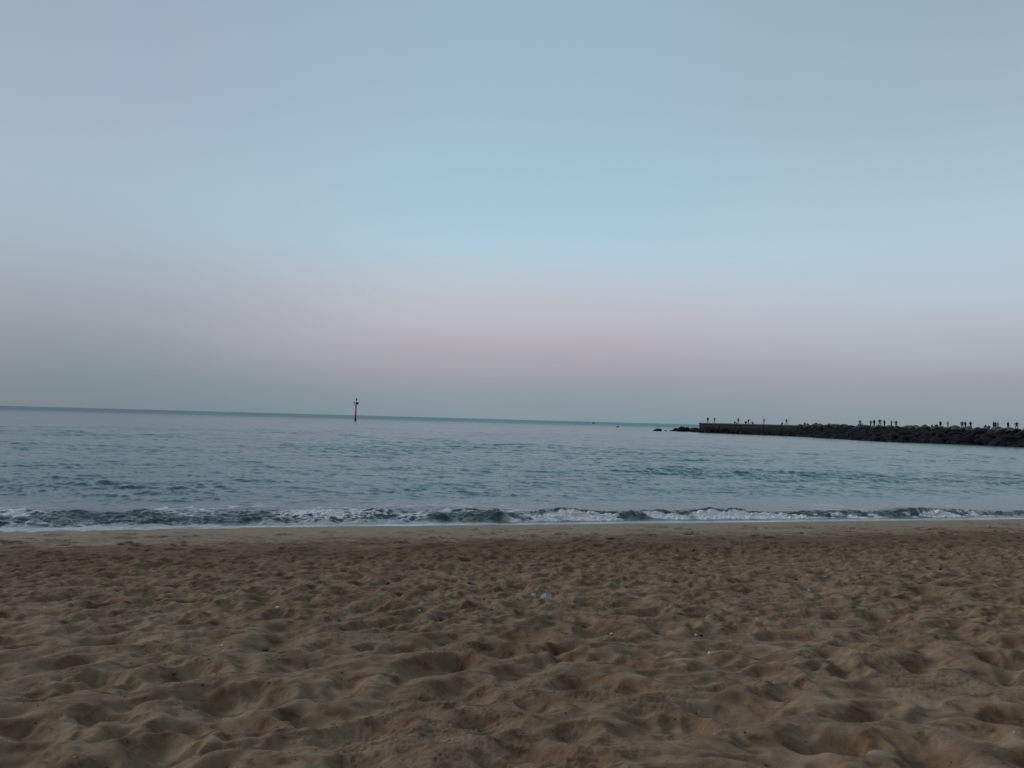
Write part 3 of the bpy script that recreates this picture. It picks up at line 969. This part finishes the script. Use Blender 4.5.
for px, ps, hgt_, yaw, top, bot, lab in people:
    q = deck_point(px)
    o = bpy.data.objects.new('person', PM[ps])
    s = hgt_ / 1.75
    s *= 1.1
    if px > 797 and ps != 'sit':
        s = max(s * 1.08, 1.0)
    o.scale = (s * 1.35, s * 1.25, s * 1.08)
    low = 0.0
    if px > 797 and ps != 'sit' and hgt_ < 1.47:
        low = (1.47 - hgt_)
    o.location = (q.x, q.y, q.z + 0.005)
    if low:
        # these stand further down the far side of the walkway, hidden to the knee by the boulders
        o.location.z = q.z + 0.003
    o.rotation_euler = (0, 0, yaw)
    col.objects.link(o)
    o.material_slots[0].link = 'OBJECT'; o.material_slots[0].material = CL[top]
    o.material_slots[1].link = 'OBJECT'; o.material_slots[1].material = CL[bot]
    tag(o, lab, 'person', 'people on the jetty')

# ---------------------------------------------------------------- things lying on the sand
def on_sand(px, py):
    d = ray(px, py)
    t = np.arange(2.5, 30, 0.02)
    below = EYE.z + d.z * t < sand_z(EYE.x + d.x * t, EYE.y + d.y * t)
    return EYE + d * float(t[np.argmax(below)])


PEB_D = simple_mat('dark_pebble', (0.03, 0.027, 0.025), 0.8, 0.35, 60, 0.002)
PEB_P = simple_mat('pale_shell', (0.62, 0.60, 0.55), 0.55, 0.15, 60, 0.001)
PEB_O = simple_mat('tan_pebble', (0.42, 0.30, 0.19), 0.7, 0.2, 50, 0.001)
BAG = simple_mat('white_plastic', (0.30, 0.315, 0.31), 0.35, 0.12, 14)
WOOD = simple_mat('drift_wood', (0.035, 0.027, 0.02), 0.9, 0.35, 40, 0.003)


def pebble(px, py, wpx, hpx, mat, lab, name='pebble', cat='pebble', grp=None):
    p = on_sand(px, py)
    s = 0.72 * p.y / F
    rock_obj(name, (p.x, p.y, p.z + hpx * s * 0.25), (wpx * s / 2, wpx * s / 2.6, hpx * s / 2), mat, int(px * 7 + py), lab, cat, grp)


gD = 'small dark bits lying on the sand'; gP = 'small pale bits lying on the sand'
for a in [
    (277.6, 608, 5, 3.2, PEB_P, 'small white shell on the sand in the left half, far from the camera', 'shell', 'shell', gP),
    (710.5, 654, 8, 4.2, PEB_P, 'largest white shell, on the sand right of the middle', 'shell', 'shell', gP),
    (808.7, 590.6, 4, 2.4, PEB_P, 'white shell far up the beach on the right', 'shell', 'shell', gP),
    (863.0, 577, 3.4, 2.6, PEB_P, 'pale shell furthest up the right side near the dark damp belt', 'shell', 'shell', gP),
    (222.0, 646, 4, 2.4, PEB_P, 'small pale shell on the left half of the beach near dark hollows', 'shell', 'shell', gP),
    (419.7, 611, 4, 2.6, PEB_P, 'pale shell left of the crumpled white bag', 'shell', 'shell', gP),
    (612.0, 634.5, 5, 2.8, PEB_P, 'pale shell on the sand below and right of the white bag', 'shell', 'shell', gP),
    (1014, 733, 3.4, 2.8, PEB_P, 'pale shell in the bottom right corner of the sand', 'shell', 'shell', gP),
    (695.5, 635.5, 4.5, 2.8, PEB_P, 'pale shell touching a dark pebble', 'shell', 'shell', gP),
    (889.0, 622, 4.5, 3.2, PEB_O, 'tan pebble on the right half of the beach', 'pebble', 'pebble', gP),
    (440.6, 621, 7, 4.2, PEB_D, 'largest dark pebble, left of and below the white bag', 'pebble', 'pebble', gD),
    (854.0, 608.4, 8, 3.6, PEB_D, 'wide dark pebble right of the middle, beside a smaller one', 'pebble', 'pebble', gD),
    (869.0, 610, 4, 2.6, PEB_D, 'smaller dark pebble just right of the wide one', 'pebble', 'pebble', gD),
    (701.2, 636.2, 5, 3.0, PEB_D, 'dark pebble touching a pale shell', 'pebble', 'pebble', gD),
    (388.3, 583.8, 4, 2.6, PEB_D, 'dark pebble far up the beach left of the middle', 'pebble', 'pebble', gD),
    (468.8, 583.4, 4, 2.8, PEB_D, 'dark pebble far up the beach, almost above the white bag', 'pebble', 'pebble', gD),
    (484.5, 600, 4, 2.4, PEB_D, 'dark pebble left of the white bag, the upper one of two', 'pebble', 'pebble', gD),
    (491.0, 610, 4.4, 2.6, PEB_D, 'dark pebble left of the white bag, the lower one of two', 'pebble', 'pebble', gD),
    (614.0, 607, 3.6, 2.4, PEB_D, 'dark pebble right of the white bag', 'pebble', 'pebble', gD),
    (796.0, 580, 4.6, 2.6, PEB_D, 'dark pebble far up the right side of the beach', 'pebble', 'pebble', gD),
    (941.0, 569.5, 5.4, 2.8, PEB_D, 'dark pebble at the damp belt near the right edge', 'pebble', 'pebble', gD),
    (693.5, 551.5, 3.4, 4.4, PEB_D, 'dark upright bit of wood where the firm sand begins', 'driftwood', 'driftwood', gD),
    (264.6, 650.5, 10, 3.0, WOOD, 'dark stick in a hollow on the left of the beach', 'driftwood', 'driftwood', gD),
    (174.3, 674, 10, 2.8, WOOD, 'dark flat stick lying at the left, below the other stick', 'driftwood', 'driftwood', gD),
    (202.0, 685.5, 5, 2.4, PEB_D, 'dark crumb just below and right of the flat stick', 'pebble', 'pebble', gD),
    (338.7, 621.5, 4, 2.8, PEB_D, 'dark pebble in the left half, level with the largest dark one', 'pebble', 'pebble', gD),
    (341.7, 673.5, 3.6, 2.6, PEB_D, 'small dark pebble left of the middle in the nearer sand', 'pebble', 'pebble', gD),
    (126.0, 748, 4, 4, PEB_D, 'dark speck on the mound near the bottom left, the lower one', 'pebble', 'pebble', gD),
    (132.0, 738.5, 4, 2.6, PEB_D, 'dark speck on the mound near the bottom left, the upper right one', 'pebble', 'pebble', gD),
    (105.6, 737.0, 3, 2.6, PEB_D, 'dark speck near the bottom left, the leftmost of three', 'pebble', 'pebble', gD),
    (53.8, 711.5, 3, 2.4, PEB_D, 'dark speck closest to the left edge of the beach', 'pebble', 'pebble', gD),
    (745.0, 734, 3.6, 3.6, PEB_D, 'left one of two dark pebbles side by side near the bottom right', 'pebble', 'pebble', gD),
    (751.5, 733.6, 3.6, 3.0, PEB_D, 'right one of two dark pebbles side by side near the bottom right', 'pebble', 'pebble', gD),
    (478.0, 730.5, 4.4, 3.0, PEB_D, 'dark pebble alone at the bottom near the middle', 'pebble', 'pebble', gD),
]:
    pebble(*a)

# crumpled plastic bag: wrinkled sheet folded over itself
p = on_sand(541.5, 596)
s = p.y / F
n = 46
gu, gv = np.meshgrid(np.linspace(-1, 1, n), np.linspace(-1, 1, n), indexing='ij')
rad_ = np.maximum(np.abs(gu), np.abs(gv))
hx = gu * 12 * s * (1 + .25 * (fbm(gu * 3 + 4, gv * 3, 2, 5) - .5)); hy = gv * 0.10 * (1 + .3 * (fbm(gu * 3, gv * 3 + 8, 2, 6) - .5))
crk = np.abs(fbm(gu * 3.2 + 20, gv * 3.2 + 20, 4, 8, .6) - .5) * 2
lump = 0.045 * gauss(gu - 0.45, .36) * gauss(gv, .8) + 0.026 * gauss(gu + 0.65, .22) * gauss(gv, .7)
hz = lump * (0.75 + 1.1 * crk) + 0.008 * crk - 0.015 - 0.02 * sstep(0.8, 1, rad_)
gz = sand_z(p.x + hx, p.y + hy)
hz_w = np.maximum(gz, gz.mean()) * .5 + .5 * gz + hz + 0.004
bag = grid_mesh('plastic_bag', hx, hy, hz_w - p.z, False, None, BAG)
bag.location = p
so = bag.modifiers.new('thickness', 'SOLIDIFY'); so.thickness = 0.002
tag(bag, 'crumpled white plastic bag half buried in the middle of the beach', 'plastic bag')

# grit: countless specks of shell and stone
g = np.random.default_rng(99)
bmv = []; bmf = []; cnt = 0; mi = []
N = 3600
yy = 3.2 * (19.0 / 3.2) ** g.uniform(0, 1, N); xx = g.uniform(-0.78, 0.78, N) * yy
kk = shore_v(xx, yy) < -4.5
xx = xx[kk]; yy = yy[kk]
zz_ = sand_z(xx, yy)
for i in range(len(xx)):
    s = (0.0016 + g.gamma(1.6, 0.0009)) * (0.8 + 0.05 * yy[i])
    bmv.append(bv * np.array([s * g.uniform(.8, 1.6), s, s * .6]) * (1 + g.normal(0, .15, (len(bv), 1))) + np.array([xx[i], yy[i], zz_[i] + s * .3]))
    bmf.append(bf + i * len(bv)); mi += [0 if g.uniform() < .6 else 1] * len(bf)
me = bpy.data.meshes.new('beach_grit')
me.from_pydata(np.concatenate(bmv).tolist(), [], np.concatenate(bmf).tolist())
me.materials.append(PEB_D); me.materials.append(PEB_O)
me.polygons.foreach_set('material_index', mi)
o = bpy.data.objects.new('beach_grit', me); col.objects.link(o)
tag(o, 'countless tiny specks of shell and grit strewn over the dry sand', 'grit', kind='stuff')

# ---------------------------------------------------------------- sky and light
def lin(r_, g_, b_):
    f_ = lambda c_: (c_ / 255 / 12.92) if c_ / 255 <= .04045 else ((c_ / 255 + .055) / 1.055) ** 2.4
    return (f_(r_), f_(g_), f_(b_))


w = bpy.data.worlds.new('World'); scene.world = w; w.use_nodes = True
nt = w.node_tree
bg = nt.nodes['Background']
tcw = node(nt, 'ShaderNodeTexCoord').outputs['Generated']
sepw = node(nt, 'ShaderNodeSeparateXYZ'); nt.links.new(tcw, sepw.inputs[0])
zc = sepw.outputs['Z']; xc = sepw.outputs['X']; yc = sepw.outputs['Y']
nzs = node(nt, 'ShaderNodeMapping'); nzs.inputs['Scale'].default_value = (1.2, 1.2, 7.0)
nt.links.new(tcw, nzs.inputs['Vector'])
wisp = noise(nt, 1.6, 4, 0.55, nzs.outputs['Vector'])
zj = mathn(nt, 'ADD', zc, mathn(nt, 'MULTIPLY_ADD', wisp, 0.05, -0.025))
ZEN = [(0.75, (134, 156, 178)), (1.0, (120, 146, 172))]
LFT = [(-0.5, (62, 72, 80)), (-0.01, (110, 130, 140)), (0.0, (114, 134, 144)), (0.03, (119, 137, 148)), (0.07, (135, 148, 158)), (0.10, (149, 157, 168)), (0.13, (156, 165, 178)), (0.18, (161, 179, 192)), (0.25, (163, 184, 198)), (0.33, (160, 177, 196)), (0.42, (155, 171, 190))] + ZEN
CEN = [(-0.5, (70, 80, 88)), (-0.01, (124, 144, 152)), (0.0, (129, 149, 157)), (0.03, (140, 152, 161)), (0.06, (156, 158, 167)), (0.095, (174, 170, 179)), (0.135, (186, 186, 195)), (0.17, (184, 194, 205)), (0.22, (173, 201, 217)), (0.30, (164, 194, 211)), (0.38, (159, 186, 204)), (0.50, (151, 178, 195))] + ZEN
RGT = [(-0.5, (70, 80, 88)), (-0.01, (130, 145, 154)), (0.0, (136, 150, 159)), (0.03, (144, 154, 163)), (0.065, (157, 160, 169)), (0.09, (168, 174, 183)), (0.12, (178, 186, 196)), (0.15, (180, 195, 208)), (0.22, (175, 199, 212)), (0.30, (166, 189, 203)), (0.38, (158, 179, 193)), (0.46, (150, 171, 184))] + ZEN
zr = mathn(nt, 'MULTIPLY_ADD', zj, 1 / 1.5, 0.5 / 1.5)
rl, rc, rr_ = [ramp(nt, zr, [((p_ + .5) / 1.5, lin(*c_)) for p_, c_ in S_]) for S_ in (LFT, CEN, RGT)]
ml = node(nt, 'ShaderNodeMapRange', interpolation_type='SMOOTHSTEP'); nt.links.new(xc, ml.inputs[0]); ml.inputs[1].default_value = -0.55; ml.inputs[2].default_value = -0.04
mr_ = node(nt, 'ShaderNodeMapRange', interpolation_type='SMOOTHSTEP'); nt.links.new(xc, mr_.inputs[0]); mr_.inputs[1].default_value = 0.08; mr_.inputs[2].default_value = 0.55
front = mix(nt, mr_.outputs[0], mix(nt, ml.outputs[0], rl, rc), rr_)
# behind the camera: added warm glow strip under a dark band, shaping the light
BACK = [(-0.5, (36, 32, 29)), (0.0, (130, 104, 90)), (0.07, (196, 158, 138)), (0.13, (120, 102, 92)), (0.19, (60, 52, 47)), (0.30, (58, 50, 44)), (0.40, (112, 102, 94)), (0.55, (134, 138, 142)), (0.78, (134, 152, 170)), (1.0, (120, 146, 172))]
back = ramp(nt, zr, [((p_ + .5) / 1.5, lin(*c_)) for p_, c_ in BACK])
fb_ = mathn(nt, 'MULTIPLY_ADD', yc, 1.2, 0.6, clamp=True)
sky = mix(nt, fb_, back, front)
nish = node(nt, 'ShaderNodeTexSky', sky_type='NISHITA')
nish.sun_disc = False
nish.sun_elevation = R(2.0); nish.sun_rotation = R(300)
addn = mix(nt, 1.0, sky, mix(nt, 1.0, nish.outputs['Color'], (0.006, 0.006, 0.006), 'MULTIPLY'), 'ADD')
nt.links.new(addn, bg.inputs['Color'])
bg.inputs['Strength'].default_value = 1.0

sd = bpy.data.lights.new('afterglow', 'SUN')
sd.energy = 1.15; sd.angle = R(22); sd.color = (1.0, 0.93, 0.85)
so_ = bpy.data.objects.new('afterglow', sd); col.objects.link(so_)
az_, el_ = R(284), R(24)
dirs = Vector((math.sin(az_) * math.cos(el_), math.cos(az_) * math.cos(el_), math.sin(el_)))
so_.rotation_euler = dirs.to_track_quat('Z', 'Y').to_euler()

vs_ = scene.view_settings
vs_.view_transform = 'Standard'; vs_.look = 'None'; vs_.exposure = 0; vs_.gamma = 1; vs_.use_curve_mapping = False
scene.render.engine = 'CYCLES'
scene.cycles.use_denoising = True
scene.cycles.max_bounces = 5
scene.render.film_transparent = False
